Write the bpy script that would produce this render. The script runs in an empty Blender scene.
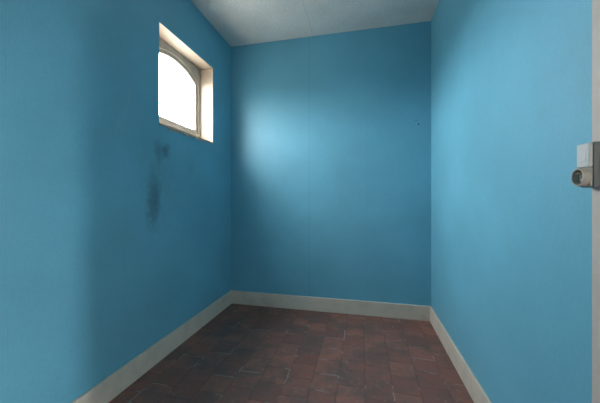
import bpy, bmesh, math, random
from mathutils import Vector, Matrix
random.seed(4)
S = bpy.context.scene
COL = S.collection
# ---------------------------------------------------------------- dimensions (metres); camera stands at x=y=0
H = 2.60; EYE = 1.066
XL, XR = -1.305, 0.576          # left and right wall faces
YB, YF = 2.607, -0.55           # back and front wall faces
WIN = (1.584, 2.254, 1.550, 2.222)   # window recess on the left wall: y0,y1,z0,z1
REC, THK = 0.125, 0.162          # depth of the recess to the frame, wall thickness
DOOR = (-0.06, 0.775, 2.06)     # doorway in the right wall
HX, HY0, HY1 = 2.70, -1.6, 1.9  # adjoining hall
HWIN = (0.26, 0.54, 0.30, 2.42)

# ---------------------------------------------------------------- helpers
def box(bm, x0, x1, y0, y1, z0, z1, mi=0):
    vs = [bm.verts.new((x, y, z)) for z in (z0, z1) for y in (y0, y1) for x in (x0, x1)]
    fs = []
    for q in ((0,2,3,1), (4,5,7,6), (0,1,5,4), (2,6,7,3), (0,4,6,2), (1,3,7,5)):
        f = bm.faces.new([vs[i] for i in q]); f.material_index = mi; fs.append(f)
    return fs

def obj(name, bm, mats, parent=None, structure=False, bevel=0, seg=2, smooth=False):
    bmesh.ops.recalc_face_normals(bm, faces=bm.faces)
    me = bpy.data.meshes.new(name); bm.to_mesh(me); bm.free()
    for m in (mats if isinstance(mats, (list, tuple)) else [mats]): me.materials.append(m)
    o = bpy.data.objects.new(name, me); COL.objects.link(o)
    if parent: o.parent = parent
    if structure: o['kind'] = 'structure'
    if smooth:
        for p in me.polygons: p.use_smooth = True
    if bevel:
        b = o.modifiers.new('bevel', 'BEVEL'); b.width = bevel; b.segments = seg; b.limit_method = 'ANGLE'
    return o

def mat(name, rough=0.7, spec=0.3):
    m = bpy.data.materials.new(name); m.use_nodes = True
    b = m.node_tree.nodes['Principled BSDF']
    b.inputs['Roughness'].default_value = rough
    b.inputs['Specular IOR Level'].default_value = spec
    return m, m.node_tree, b

class G:
    """small node-graph helper"""
    def __init__(s, nt): s.nt = nt; s.L = nt.links.new
    def n(s, t, **kw):
        x = s.nt.nodes.new(t)
        for k, v in kw.items():
            if k in x.inputs: x.inputs[k].default_value = v
            else: setattr(x, k, v)
        return x
    def put(s, sock, v):
        if hasattr(v, 'is_linked'): s.L(v, sock)
        else: sock.default_value = v
    def math(s, op, a, b=0.0, c=0.0, clamp=False):
        x = s.nt.nodes.new('ShaderNodeMath'); x.operation = op; x.use_clamp = clamp
        for i, v in enumerate((a, b, c)): s.put(x.inputs[i], v)
        return x.outputs[0]
    def mix(s, f, a, b, mode='MIX'):
        x = s.nt.nodes.new('ShaderNodeMix'); x.data_type = 'RGBA'; x.blend_type = mode
        s.put(x.inputs[0], f)
        for i, v in ((6, a), (7, b)):
            s.put(x.inputs[i], (*v, 1) if isinstance(v, tuple) and len(v) == 3 else v)
        return x.outputs[2]
    def coord(s): return s.n('ShaderNodeTexCoord').outputs['Object']
    def map(s, v, scale=(1,1,1), loc=(0,0,0), rot=(0,0,0)):
        x = s.n('ShaderNodeMapping'); s.L(v, x.inputs[0])
        x.inputs['Scale'].default_value = scale; x.inputs['Location'].default_value = loc; x.inputs['Rotation'].default_value = rot
        return x.outputs[0]
    def noise(s, v, scale, detail=3, rough=0.55):
        x = s.n('ShaderNodeTexNoise'); s.L(v, x.inputs['Vector'])
        x.inputs['Scale'].default_value = scale; x.inputs['Detail'].default_value = detail; x.inputs['Roughness'].default_value = rough
        return x.outputs['Fac']
    def ramp(s, v, lo, hi):
        x = s.n('ShaderNodeMapRange', interpolation_type='SMOOTHSTEP'); s.put(x.inputs[0], v)
        x.inputs[1].default_value = lo; x.inputs[2].default_value = hi
        return x.outputs[0]
    def sep(s, v):
        x = s.n('ShaderNodeSeparateXYZ'); s.L(v, x.inputs[0]); return x.outputs
    def bump(s, h, strength, dist, to):
        x = s.n('ShaderNodeBump'); s.L(h, x.inputs['Height'])
        x.inputs['Strength'].default_value = strength; x.inputs['Distance'].default_value = dist
        s.L(x.outputs[0], to.inputs['Normal'])
    def blob(s, a, b, ca, cb, ra, rb, warp, amt, soft=0.75):
        """soft dirt spot with a shape of its own: 1 inside, 0 outside"""
        da = s.math('DIVIDE', s.math('SUBTRACT', a, ca), ra)
        db = s.math('DIVIDE', s.math('SUBTRACT', b, cb), rb)
        d = s.math('SQRT', s.math('ADD', s.math('MULTIPLY', da, da), s.math('MULTIPLY', db, db)))
        d = s.math('ADD', d, s.math('MULTIPLY', s.math('SUBTRACT', warp, 0.5), amt))
        r = s.n('ShaderNodeMapRange', interpolation_type='SMOOTHSTEP'); s.L(d, r.inputs[0])
        r.inputs[1].default_value = 1.0; r.inputs[2].default_value = 1.0 - soft
        return r.outputs[0]

# ---------------------------------------------------------------- materials
BLUE = (0.137, 0.410, 0.540)
def wallpaper(name, kind):
    m, nt, b = mat(name, 0.5, 0.5); g = G(nt); c = g.coord(); x, y, z = g.sep(c)
    big = g.noise(c, 2.2, 4); fine = g.noise(c, 90, 4, 0.7); weave = g.noise(g.map(c, (160, 160, 22)), 1.0, 3)
    col = g.mix(g.ramp(big, 0.25, 0.75), tuple(v*0.93 for v in BLUE), tuple(min(1, v*1.08) for v in BLUE))
    col = g.mix(g.math('MULTIPLY', g.ramp(fine, 0.4, 0.75), 0.20), col, (0.06, 0.27, 0.37))
    col = g.mix(g.math('MULTIPLY', g.ramp(weave, 0.5, 0.8), 0.12), col, (0.20, 0.50, 0.62))
    h = g.math('ADD', g.math('MULTIPLY', fine, 0.7), weave)
    warp = g.noise(c, 22, 4, 0.6)
    if kind == 'back':      # paper seams and a small nail hole
        for s_, k in ((-0.50, 0.28), (0.035, 0.10), (-1.035, 0.08)):
            d = g.math('ABSOLUTE', g.math('ADD', g.math('SUBTRACT', x, s_), g.math('MULTIPLY', g.math('SUBTRACT', g.noise(c, 5), 0.5), 0.006)))
            line = g.ramp(d, 0.0055, 0.001)
            col = g.mix(g.math('MULTIPLY', line, k), col, (0.045, 0.20, 0.28))
            h = g.math('SUBTRACT', h, g.math('MULTIPLY', line, k*2))
        col = g.mix(g.blob(x, z, 0.474, 1.713, 0.011, 0.011, warp, 0.5), col, (0.02, 0.08, 0.10))
        col = g.mix(g.math('MULTIPLY', g.blob(x, z, 0.455, 1.745, 0.03, 0.012, warp, 0.8), 0.3), col, (0.03, 0.15, 0.2))
    if kind == 'left':      # soot smudges below the window, pale scuffs
        for (cy, cz, ry, rz, k) in ((1.580, 1.375, 0.055, 0.085, 0.45), (1.645, 1.392, 0.050, 0.060, 0.62),
                                    (1.54, 1.12, 0.070, 0.17, 0.35), (1.530, 1.01, 0.070, 0.17, 0.50), (1.58, 1.20, 0.20, 0.45, 0.18),
                                    (1.93, 1.30, 0.05, 0.07, 0.10)):
            col = g.mix(g.math('MULTIPLY', g.blob(y, z, cy, cz, ry*1.25, rz*1.2, warp, 0.9, 0.95), k), col, (0.035, 0.085, 0.11))
        for (k0, cy, cz, rr, rz, kk) in ((0.25, 1.33, 1.60, 0.022, 0.24, 0.16), (0.25, 1.27, 1.47, 0.02, 0.10, 0.12)):
            yy = g.math('SUBTRACT', y, g.math('MULTIPLY', g.math('SUBTRACT', z, cz), k0))
            col = g.mix(g.math('MULTIPLY', g.blob(yy, z, cy, cz, rr, rz, warp, 0.5, 0.9), kk), col, (0.30, 0.52, 0.60))
        for s_ in (0.78, 1.30, 0.25):
            line = g.ramp(g.math('ABSOLUTE', g.math('SUBTRACT', y, s_)), 0.004, 0.001)
            h = g.math('SUBTRACT', h, g.math('MULTIPLY', line, 0.6))
    if kind == 'right':
        for s_ in (1.55, 2.08):
            line = g.ramp(g.math('ABSOLUTE', g.math('SUBTRACT', y, s_)), 0.004, 0.001)
            h = g.math('SUBTRACT', h, g.math('MULTIPLY', line, 0.6))
    g.L(col, b.inputs['Base Color']); g.bump(h, 0.25, 0.003, b)
    return m

def paint(name, base, dirt, rough=0.5, amount=0.35, scale=9, bumpy=0.15):
    m, nt, b = mat(name, rough, 0.35); g = G(nt); c = g.coord()
    col = g.mix(g.math('MULTIPLY', g.ramp(g.noise(c, scale, 5, 0.65), 0.42, 0.72), amount), base, dirt)
    col = g.mix(g.math('MULTIPLY', g.ramp(g.noise(c, scale*7, 3), 0.62, 0.75), amount*0.7), col, dirt)
    g.L(col, b.inputs['Base Color']); g.bump(g.noise(c, 60, 3), bumpy, 0.003, b)
    return m

def ceiling_mat():
    m, nt, b = mat('ceiling_speckled_plaster', 0.85, 0.15); g = G(nt); c = g.coord(); x, y, z = g.sep(c)
    sp = g.noise(c, 85, 4, 0.7); big = g.noise(c, 3.0, 4)
    col = g.mix(g.ramp(big, 0.3, 0.7), (0.64, 0.65, 0.62), (0.74, 0.75, 0.72))
    col = g.mix(g.math('MULTIPLY', g.ramp(sp, 0.48, 0.62), 0.45), col, (0.36, 0.37, 0.36))
    h = sp
    for s_ in (-0.46,):
        line = g.ramp(g.math('ABSOLUTE', g.math('SUBTRACT', x, s_)), 0.007, 0.001)
        col = g.mix(g.math('MULTIPLY', line, 0.25), col, (0.3, 0.31, 0.31)); h = g.math('SUBTRACT', h, g.math('MULTIPLY', line, 0.3))
    g.L(col, b.inputs['Base Color']); g.bump(h, 0.5, 0.006, b)
    return m

def floor_mat():
    m, nt, b = mat('old_terracotta_tiles', 0.55, 0.3); g = G(nt); c = g.coord()
    v = g.map(c, rot=(0, 0, 0), loc=(0, 0, 0))
    x, y, z = g.sep(v)
    wob = g.math('MULTIPLY', g.math('SUBTRACT', g.noise(c, 9), 0.5), 0.026)
    comb = g.n('ShaderNodeCombineXYZ')
    g.L(g.math('ADD', g.math('ADD', y, 0.045), wob), comb.inputs[0]); g.L(g.math('ADD', g.math('ADD', x, 1.490), wob), comb.inputs[1])
    br = g.n('ShaderNodeTexBrick', offset=0.5, offset_frequency=2, squash=1.0)
    g.L(comb.outputs[0], br.inputs['Vector'])
    for k, val in (('Scale', 1.0), ('Mortar Size', 0.0042), ('Mortar Smooth', 0.35), ('Bias', 0.0), ('Brick Width', 0.150), ('Row Height', 0.150)):
        br.inputs[k].default_value = val
    br.inputs['Color1'].default_value = (0, 0, 0, 1); br.inputs['Color2'].default_value = (1, 1, 1, 1); br.inputs['Mortar'].default_value = (0.5, 0.5, 0.5, 1)
    tile = g.ramp(br.outputs['Color'], 0.0, 1.0); mort = br.outputs['Fac']
    a = g.noise(c, 4.0, 5, 0.6); d = g.noise(c, 17, 5, 0.7); e = g.noise(c, 70, 4, 0.7)
    col = g.mix(tile, (0.230, 0.100, 0.078), (0.350, 0.145, 0.105))
    col = g.mix(g.math('MULTIPLY', g.ramp(d, 0.42, 0.66), 0.65), col, (0.205, 0.130, 0.112))     # worn, greyed clay
    grime = g.math('MULTIPLY', g.ramp(a, 0.40, 0.64), 0.68)
    col = g.mix(grime, col, (0.130, 0.098, 0.084))
    col = g.mix(g.math('MULTIPLY', g.ramp(e, 0.55, 0.75), 0.35), col, (0.060, 0.045, 0.042))
    # mortar mostly blackened, whitish where the grime wore off
    wn = g.ramp(g.noise(g.map(c, loc=(3.1, 1.7, 0)), 5.0, 3), 0.54, 0.62)
    mc = g.mix(wn, (0.085, 0.060, 0.053), (0.42, 0.39, 0.36))
    col = g.mix(g.math('MULTIPLY', mort, 0.50), col, mc)
    # pale plaster scuffs
    sc = g.math('MULTIPLY', g.ramp(g.noise(g.map(c, (1, 1, 1), (7, 2, 0)), 34, 6, 0.8), 0.54, 0.66), g.ramp(g.noise(g.map(c, loc=(1.2, 5, 0)), 4.0, 3), 0.47, 0.62))
    col = g.mix(g.math('MULTIPLY', sc, 0.6), col, (0.36, 0.34, 0.33))
    g.L(col, b.inputs['Base Color'])
    g.L(g.math('ADD', 0.42, g.math('MULTIPLY', d, 0.3)), b.inputs['Roughness'])
    g.bump(g.math('SUBTRACT', g.math('MULTIPLY', d, 0.6), g.math('MULTIPLY', mort, 1.2)), 0.5, 0.004, b)
    return m

def glass_mat():
    m = bpy.data.materials.new('thin_window_glass'); m.use_nodes = True; nt = m.node_tree; nt.nodes.clear(); g = G(nt)
    out = g.n('ShaderNodeOutputMaterial'); tr = g.n('ShaderNodeBsdfTransparent'); gl = g.n('ShaderNodeBsdfGlossy')
    gl.inputs['Roughness'].default_value = 0.03; lw = g.n('ShaderNodeLayerWeight'); fac = g.math('ADD', 0.03, g.math('MULTIPLY', g.math('POWER', lw.outputs['Facing'], 5.0), 0.6))
    mx = g.n('ShaderNodeMixShader'); g.L(fac, mx.inputs[0]); g.L(tr.outputs[0], mx.inputs[1]); g.L(gl.outputs[0], mx.inputs[2])
    g.L(mx.outputs[0], out.inputs[0])
    return m

def plain(name, c, rough=0.5, metal=0.0):
    m, nt, b = mat(name, rough, 0.4); g = G(nt); k = g.coord()
    g.L(g.mix(g.math('MULTIPLY', g.noise(k, 120, 4), 0.35), c, tuple(v*0.75 for v in c)), b.inputs['Base Color'])
    b.inputs['Metallic'].default_value = metal
    return m

M_left, M_back, M_right, M_front = (wallpaper('blue_wallpaper_'+k, k) for k in ('left', 'back', 'right', 'front'))
M_ceil = ceiling_mat(); M_floor = floor_mat(); M_glass = glass_mat()
M_cream = paint('cream_gloss_paint', (0.45, 0.37, 0.29), (0.34, 0.28, 0.22), 0.4, 0.3)
M_skirt = paint('dusty_cream_skirting_paint', (0.66, 0.58, 0.48), (0.44, 0.385, 0.32), 0.5, 0.4)
M_frame = paint('aged_window_paint', (0.50, 0.45, 0.38), (0.30, 0.265, 0.22), 0.55, 0.45)
M_case = paint('door_casing_paint', (0.54, 0.48, 0.42), (0.38, 0.33, 0.29), 0.45, 0.3)
M_hall = paint('hall_plaster', (0.80, 0.79, 0.77), (0.7, 0.68, 0.66), 0.8, 0.2)
M_outer = paint('outside_render', (0.62, 0.59, 0.54), (0.45, 0.43, 0.4), 0.9, 0.3)

# ---------------------------------------------------------------- room shell
bm = bmesh.new(); box(bm, XL-THK, HX+0.1, HY0-0.1, YB+0.12, -0.12, 0.0); obj('floor', bm, M_floor, structure=True)
bm = bmesh.new(); box(bm, XL-THK, HX+0.1, HY0-0.1, YB+0.12, H, H+0.12); obj('ceiling', bm, M_ceil, structure=True)

# left wall with the deep window opening
y0, y1, z0, z1 = WIN
bm = bmesh.new(); a, b_ = XL-THK, XL
box(bm, a, b_, YF-0.1, y0, 0, H); box(bm, a, b_, y1, YB+0.12, 0, H)
box(bm, a, b_, y0, y1, 0, z0); box(bm, a, b_, y0, y1, z1, H)
bm.faces.ensure_lookup_table()
for f in bm.faces:
    c = f.calc_center_median(); n = f.normal if f.normal.length else None
    f.normal_update()
    inside = y0-0.001 <= c.y <= y1+0.001 and z0-0.001 <= c.z <= z1+0.001
    if inside and abs(f.normal.x) < 0.5: f.material_index = 1
    elif c.x < XL-THK+0.01: f.material_index = 2
# the full-height side boxes meet the opening: cut their reveal faces at sill and head height
def split_reveal(yv):
    fs = [f for f in bm.faces if all(abs(v.co.y-yv) < 1e-5 for v in f.verts) and max(v.co.z for v in f.verts)-min(v.co.z for v in f.verts) > 2]
    for zc in (z0, z1):
        geom = [f for f in bm.faces if f in fs or all(abs(v.co.y-yv) < 1e-5 for v in f.verts)]
        es = {e for f in geom for e in f.edges}; vs = {v for f in geom for v in f.verts}
        bmesh.ops.bisect_plane(bm, geom=list(geom)+list(es)+list(vs), plane_co=(0, 0, zc), plane_no=(0, 0, 1))
    for f in bm.faces:
        if all(abs(v.co.y-yv) < 1e-5 for v in f.verts):
            c = f.calc_center_median()
            if z0 < c.z < z1: f.material_index = 1
split_reveal(y0); split_reveal(y1)
obj('wall_left', bm, [M_left, M_cream, M_outer], structure=True)

bm = bmesh.new(); box(bm, XL, XR+0.1, YB, YB+0.12, 0, H); obj('wall_back', bm, M_back, structure=True)
bm = bmesh.new(); box(bm, XL, XR, YF-0.1, YF, 0, H); obj('wall_front', bm, M_front, structure=True)
d0, d1, dz = DOOR
bm = bmesh.new()
for args in ((d1, YB, 0, H), (YF-0.1, d0, 0, H), (d0, d1, dz, H)):
    box(bm, XR, XR+0.1, *args)
bm.normal_update()
for f in bm.faces:
    if f.calc_center_median().x > XR+0.09: f.material_index = 1
obj('wall_right', bm, [M_right, M_hall], structure=True)

# adjoining hall beyond the doorway, with its own window
bm = bmesh.new(); hy0, hy1, hz0, hz1 = HWIN
for args in ((HY0, hy0, 0, H), (hy1, HY1, 0, H), (hy0, hy1, 0, hz0), (hy0, hy1, hz1, H)):
    box(bm, HX, HX+0.1, *args)
obj('wall_hall_far', bm, M_hall, structure=True)
hx0, hx1, gz0, gz1 = 1.05, 2.35, 0.8, 2.2  # unseen opening added so the hall walls bounce fill into the room
bm = bmesh.new()
for args in ((XR+0.1, hx0, 0, H), (hx1, HX, 0, H), (hx0, hx1, 0, gz0), (hx0, hx1, gz1, H)):
    box(bm, args[0], args[1], HY1, HY1+0.1, args[2], args[3])
obj('wall_hall_back', bm, M_hall, structure=True)
bm = bmesh.new(); box(bm, XR, HX, HY0-0.1, HY0, 0, H); obj('wall_hall_front', bm, M_hall, structure=True)
bm = bmesh.new(); box(bm, XR, XR+0.1, HY0, YF-0.1, 0, H); obj('wall_hall_near', bm, M_hall, structure=True)

# ---------------------------------------------------------------- skirting boards
SK, SH = 0.014, 0.131
def skirting(name, pts_):
    bm = bmesh.new(); box(bm, *pts_, 0, SH)
    return obj(name, bm, M_skirt, structure=True, bevel=0.004)
skirting('baseboard_left', (XL, XL+SK, YF, YB))
skirting('baseboard_back', (XL+SK, XR-SK, YB-SK, YB))
skirting('baseboard_right', (XR-SK, XR, d1+0.0745, YB))
skirting('baseboard_front', (XL+SK, XR, YF, YF+SK))

# ---------------------------------------------------------------- window 1: arched frame, sash, pane, sill
def arch(hw, zb, zs, rise, n=20):
    """outline (y,z) about y=0: bottom-left, bottom-right, then the segmental arch right to left"""
    R = (hw*hw+rise*rise)/(2*rise); cz = zs+rise-R; t0 = math.asin(hw/R)
    o = [(-hw, zb), (hw, zb), (hw, zs-0.02)]
    for i in range(n+1):
        t = t0-2*t0*i/n; o.append((R*math.sin(t), cz+R*math.cos(t)))
    o.append((-hw, zs-0.02)); return o
def rect_match(inner, hw, zb, zt):
    n = len(inner); o = [(-hw, zb), (hw, zb), (hw, inner[2][1])]
    k = n-4
    for i in range(k):
        o.append((hw-2*hw*i/(k-1), zt))
    o.append((-hw, inner[-1][1])); return o
def ring(bm, inner, outer, yc, xa, xb):
    n = len(inner); V = [[bm.verts.new((x, yc+p[0], p[1])) for p in L] for x in (xa, xb) for L in (inner, outer)]
    ia, oa, ib, ob = V
    for i in range(n):
        j = (i+1) % n
        for q in ((ia[i], ia[j], oa[j], oa[i]), (ib[i], ob[i], ob[j], ib[j]), (ia[i], ib[i], ib[j], ia[j]), (oa[i], oa[j], ob[j], ob[i])):
            bm.faces.new(q)
YC = (y0+y1)/2; HWO = (y1-y0)/2
win = bpy.data.objects.new('window_1', None); COL.objects.link(win); win.location = (0, 0, 0); win['kind'] = 'structure'
xf = XL-REC
a1 = arch(0.306, 1.630, 2.090, 0.088)
bm = bmesh.new(); ring(bm, a1, rect_match(a1, HWO, z0, z1), YC, xf-0.032, xf); obj('window_frame', bm, M_frame, win, bevel=0.004)
a2 = arch(0.277, 1.666, 2.068, 0.082)
a2o = arch(0.306, 1.630, 2.090, 0.088)
bm = bmesh.new(); ring(bm, a2, a2o, YC, xf-0.030, xf-0.010); obj('window_sash', bm, M_frame, win, bevel=0.003)
bm = bmesh.new()
pa = [bm.verts.new((xf-0.020, YC+p[0], p[1])) for p in arch(0.284, 1.654, 2.072, 0.084)]
pb = [bm.verts.new((xf-0.024, YC+p[0], p[1])) for p in arch(0.284, 1.654, 2.072, 0.084)]
bm.faces.new(pa); bm.faces.new(pb[::-1])
for i in range(len(pa)): bm.faces.new((pa[i], pb[i], pb[(i+1) % len(pa)], pa[(i+1) % len(pa)]))
obj('window_pane', bm, M_glass, win)
# sill: rough plastered slab whose painted front edge is chipped
bm = bmesh.new(); N = 60; top = []; bot = []
for i in range(N+1):
    y = y0+(y1-y0)*i/N
    chip = random.uniform(0, 0.004)+(0.006 if 0.25 < i/N < 0.62 and random.random() < 0.45 else 0)
    drop = random.uniform(0.002, 0.006)+(0.013*random.random() if 0.12 < i/N < 0.72 else 0)
    top.append((bm.verts.new((xf, y, z0+0.012)), bm.verts.new((XL+0.003+chip, y, z0+0.009))))
    bot.append((bm.verts.new((xf, y, z0-0.0)), bm.verts.new((XL+0.0035+chip, y, z0-drop))))
for i in range(N):
    bm.faces.new((top[i][0], top[i][1], top[i+1][1], top[i+1][0])); bm.faces.new((bot[i][0], bot[i+1][0], bot[i+1][1], bot[i][1]))
    bm.faces.new((top[i][1], bot[i][1], bot[i+1][1], top[i+1][1])); bm.faces.new((top[i][0], top[i+1][0], bot[i+1][0], bot[i][0]))
bm.faces.new((top[0][0], bot[0][0], bot[0][1], top[0][1])); bm.faces.new((top[N][0], top[N][1], bot[N][1], bot[N][0]))
obj('window_sill', bm, M_cream, win)

# hall window: plain casement frame and pane
hw = bpy.data.objects.new('window_2', None); COL.objects.link(hw); hw['kind'] = 'structure'
bm = bmesh.new(); t = 0.05; ym = (hy0+hy1)/2
for args in ((hy0, hy0+t, hz0, hz1), (hy1-t, hy1, hz0, hz1), (hy0+t, hy1-t, hz0, hz0+t), (hy0+t, hy1-t, hz1-t, hz1)):
    box(bm, HX+0.02, HX+0.07, *args)
obj('window_frame', bm, M_frame, hw)
bm = bmesh.new(); box(bm, HX+0.043, HX+0.047, hy0+t, hy1-t, hz0+t, hz1-t); obj('window_pane', bm, M_glass, hw)

hw3 = bpy.data.objects.new('added_fill_window', None); COL.objects.link(hw3); hw3['kind'] = 'structure'  # added unseen window, brightens the hall for soft fill light
bm = bmesh.new()
for args in ((hx0, hx0+t, gz0, gz1), (hx1-t, hx1, gz0, gz1), (hx0+t, hx1-t, gz0, gz0+t), (hx0+t, hx1-t, gz1-t, gz1)):
    box(bm, args[0], args[1], HY1+0.02, HY1+0.07, args[2], args[3])
obj('window_frame', bm, M_frame, hw3)
bm = bmesh.new(); box(bm, hx0+t, hx1-t, HY1+0.043, HY1+0.047, gz0+t, gz1-t); obj('window_pane', bm, M_glass, hw3)

# ---------------------------------------------------------------- door 1: jamb lining and casing on the right wall
CT, CW = 0.012, 0.0745
bm = bmesh.new(); J = 0.012
box(bm, XR-CT, XR, d1, d1+CW, 0, dz+CW); box(bm, XR-CT, XR, d0-CW, d0, 0, dz+CW); box(bm, XR-CT, XR, d0, d1, dz, dz+CW)
box(bm, XR-CT, XR+0.112, d1-J, d1, 0, dz); box(bm, XR-CT, XR+0.112, d0, d0+J, 0, dz); box(bm, XR-CT, XR+0.112, d0+J, d1-J, dz-J, dz)
obj('door_1', bm, M_case, structure=True)

# ---------------------------------------------------------------- narrow switch-and-socket fitting on the casing
M_sw = plain('greyed_white_plastic', (0.62, 0.62, 0.60), 0.4)
M_so = plain('yellowed_plastic', (0.40, 0.365, 0.31), 0.45)
M_dk = plain('bakelite_painted_shade', (0.24, 0.225, 0.21), 0.5)  # dark colour holds the shade of the fitting's unlit near side
M_br = plain('brass_pin', (0.55, 0.45, 0.25), 0.35, 0.9)
XC = XR-CT                                   # casing face
uA, uB = 0.8105, 0.850; bz0, bz1 = EYE+0.028, EYE+0.134; zm = EYE+0.076
fit = bpy.data.objects.new('switch_socket', None); COL.objects.link(fit); fit.location = (XC, (uA+uB)/2, bz0)
fit['label'] = 'narrow grey wall switch with a round power socket below, mounted on the door casing'
fit['category'] = 'light switch'
def part(name, bm, m, parent=fit, **kw):
    for v in bm.verts: v.co -= fit.location
    return obj(name, bm, m, parent, **kw)
bm = bmesh.new(); box(bm, XC-0.023, XC, uA-0.0015, uB+0.0015, bz0-0.002, bz1+0.002); p = part('back_box', bm, M_dk, bevel=0.002); p['label'] = 'back box with side shade painted into its colour'
bm = bmesh.new(); box(bm, XC-0.033, XC-0.023, uA, uB, zm, bz1); part('switch_body', bm, M_sw, bevel=0.003)
bm = bmesh.new(); box(bm, XC-0.0345, XC-0.033, uA+0.007, uB-0.008, zm+0.014, bz1-0.012)
for v in bm.verts:
    if v.co.x < XC-0.034 and v.co.z > zm+0.03: v.co.x += 0.001
part('rocker', bm, M_sw, bevel=0.001)
bm = bmesh.new(); box(bm, XC-0.030, XC-0.023, uA, uB, bz0, zm); p = part('socket_body', bm, M_so, bevel=0.003); p['label'] = 'yellowed socket body'
# round socket: a turned cup with a recess
def lathe(bm, prof, cx, cy, cz, n=40):
    rings = [[bm.verts.new((cx-d, cy+r*math.cos(2*math.pi*i/n), cz+r*math.sin(2*math.pi*i/n))) for i in range(n)] for d, r in prof]
    for A, B in zip(rings, rings[1:]):
        for i in range(n): bm.faces.new((A[i], A[(i+1) % n], B[(i+1) % n], B[i]))
    bm.faces.new(rings[0][::-1]); bm.faces.new(rings[-1])
uc, zc = 0.828, EYE+0.0515
bm = bmesh.new(); lathe(bm, [(0.029, 0.0225), (0.043, 0.0225), (0.045, 0.0215), (0.045, 0.0190), (0.044, 0.0182), (0.031, 0.0172)], XC, uc, zc)
cup = part('socket_cup', bm, M_so)
for q, (dy, dz_) in enumerate(((-0.0095, 0), (0.0095, 0))):
    bm = bmesh.new(); lathe(bm, [(0.0311, 0.0030), (0.0325, 0.0030), (0.0325, 0.0022)], XC, uc+dy, zc+dz_, 14); part('contact_hole', bm, M_dk, cup)
bm = bmesh.new(); lathe(bm, [(0.0311, 0.0026), (0.042, 0.0026), (0.0435, 0.0015)], XC, uc, zc+0.0095, 14); part('earth_pin', bm, M_br, cup)

# ---------------------------------------------------------------- daylight
w = bpy.data.worlds.new('overcast_sky'); S.world = w; w.use_nodes = True; nt = w.node_tree; g = G(nt)
bg = nt.nodes['Background']; tc = g.n('ShaderNodeTexCoord'); zz = g.sep(tc.outputs['Generated'])[2]
rp = g.n('ShaderNodeValToRGB'); g.L(g.math('ADD', g.math('MULTIPLY', zz, 0.5), 0.5), rp.inputs[0])
el = rp.color_ramp.elements
el[0].position = 0.0; el[0].color = (0.16, 0.16, 0.15, 1); el[1].position = 1.0; el[1].color = (0.92, 0.97, 1.0, 1)
for p_, c_ in ((0.485, (0.24, 0.24, 0.22, 1)), (0.515, (0.85, 0.88, 0.9, 1)), (0.66, (1.0, 1.0, 1.0, 1))):
    e = el.new(p_); e.color = c_
yy = g.sep(tc.outputs['Generated'])[1]           # invented sky dimming towards -y, tones down the back-wall light patch
mr = g.n('ShaderNodeMapRange', interpolation_type='SMOOTHSTEP'); g.L(yy, mr.inputs[0])
for i_, v_ in ((1, -0.8), (2, 0.05), (3, 0.5), (4, 1.0)): mr.inputs[i_].default_value = v_
cb = g.n('ShaderNodeCombineXYZ')
for i_ in range(3): g.L(mr.outputs[0], cb.inputs[i_])
g.L(g.mix(1.0, rp.outputs[0], cb.outputs[0], 'MULTIPLY'), bg.inputs['Color']); bg.inputs['Strength'].default_value = 62.0
def portal(name, loc, nrm, w_, h_):
    l = bpy.data.lights.new(name, 'AREA'); l.shape = 'RECTANGLE'; l.size = w_; l.size_y = h_; l.cycles.is_portal = True
    o = bpy.data.objects.new(name, l); COL.objects.link(o); o.location = loc
    n = Vector(nrm); side = Vector((0, 0, 1)).cross(-n)          # local x horizontal, local y up, light shines along -z
    o.matrix_world = Matrix((( side.x, 0, -n.x, loc[0]), (side.y, 0, -n.y, loc[1]), (0, 1, 0, loc[2]), (0, 0, 0, 1)))
portal('window_daylight', (XL-THK-0.01, YC, (z0+z1)/2), (1, 0, 0), y1-y0, z1-z0)
portal('hall_daylight', (HX+0.11, (hy0+hy1)/2, (hz0+hz1)/2), (-1, 0, 0), hy1-hy0, hz1-hz0)
portal('added_fill_daylight', ((hx0+hx1)/2, HY1+0.11, (gz0+gz1)/2), (0, -1, 0), hx1-hx0, gz1-gz0)  # portal of the added fill window

# ---------------------------------------------------------------- camera
cam = bpy.data.cameras.new('camera'); co = bpy.data.objects.new('camera', cam); COL.objects.link(co); S.camera = co
cam.sensor_width = 36; cam.lens = 279/600*36; cam.shift_y = -3.5/600; cam.clip_start = 0.02
co.location = (0, 0, EYE); co.rotation_euler = (math.radians(90), 0, math.atan(63/279))
S.view_settings.view_transform = 'Standard'; S.view_settings.look = 'None'; S.view_settings.gamma = 1; S.view_settings.use_curve_mapping = False
S.view_settings.exposure = 0.0
S.cycles.max_bounces = 16; S.cycles.diffuse_bounces = 10; S.cycles.transparent_max_bounces = 16
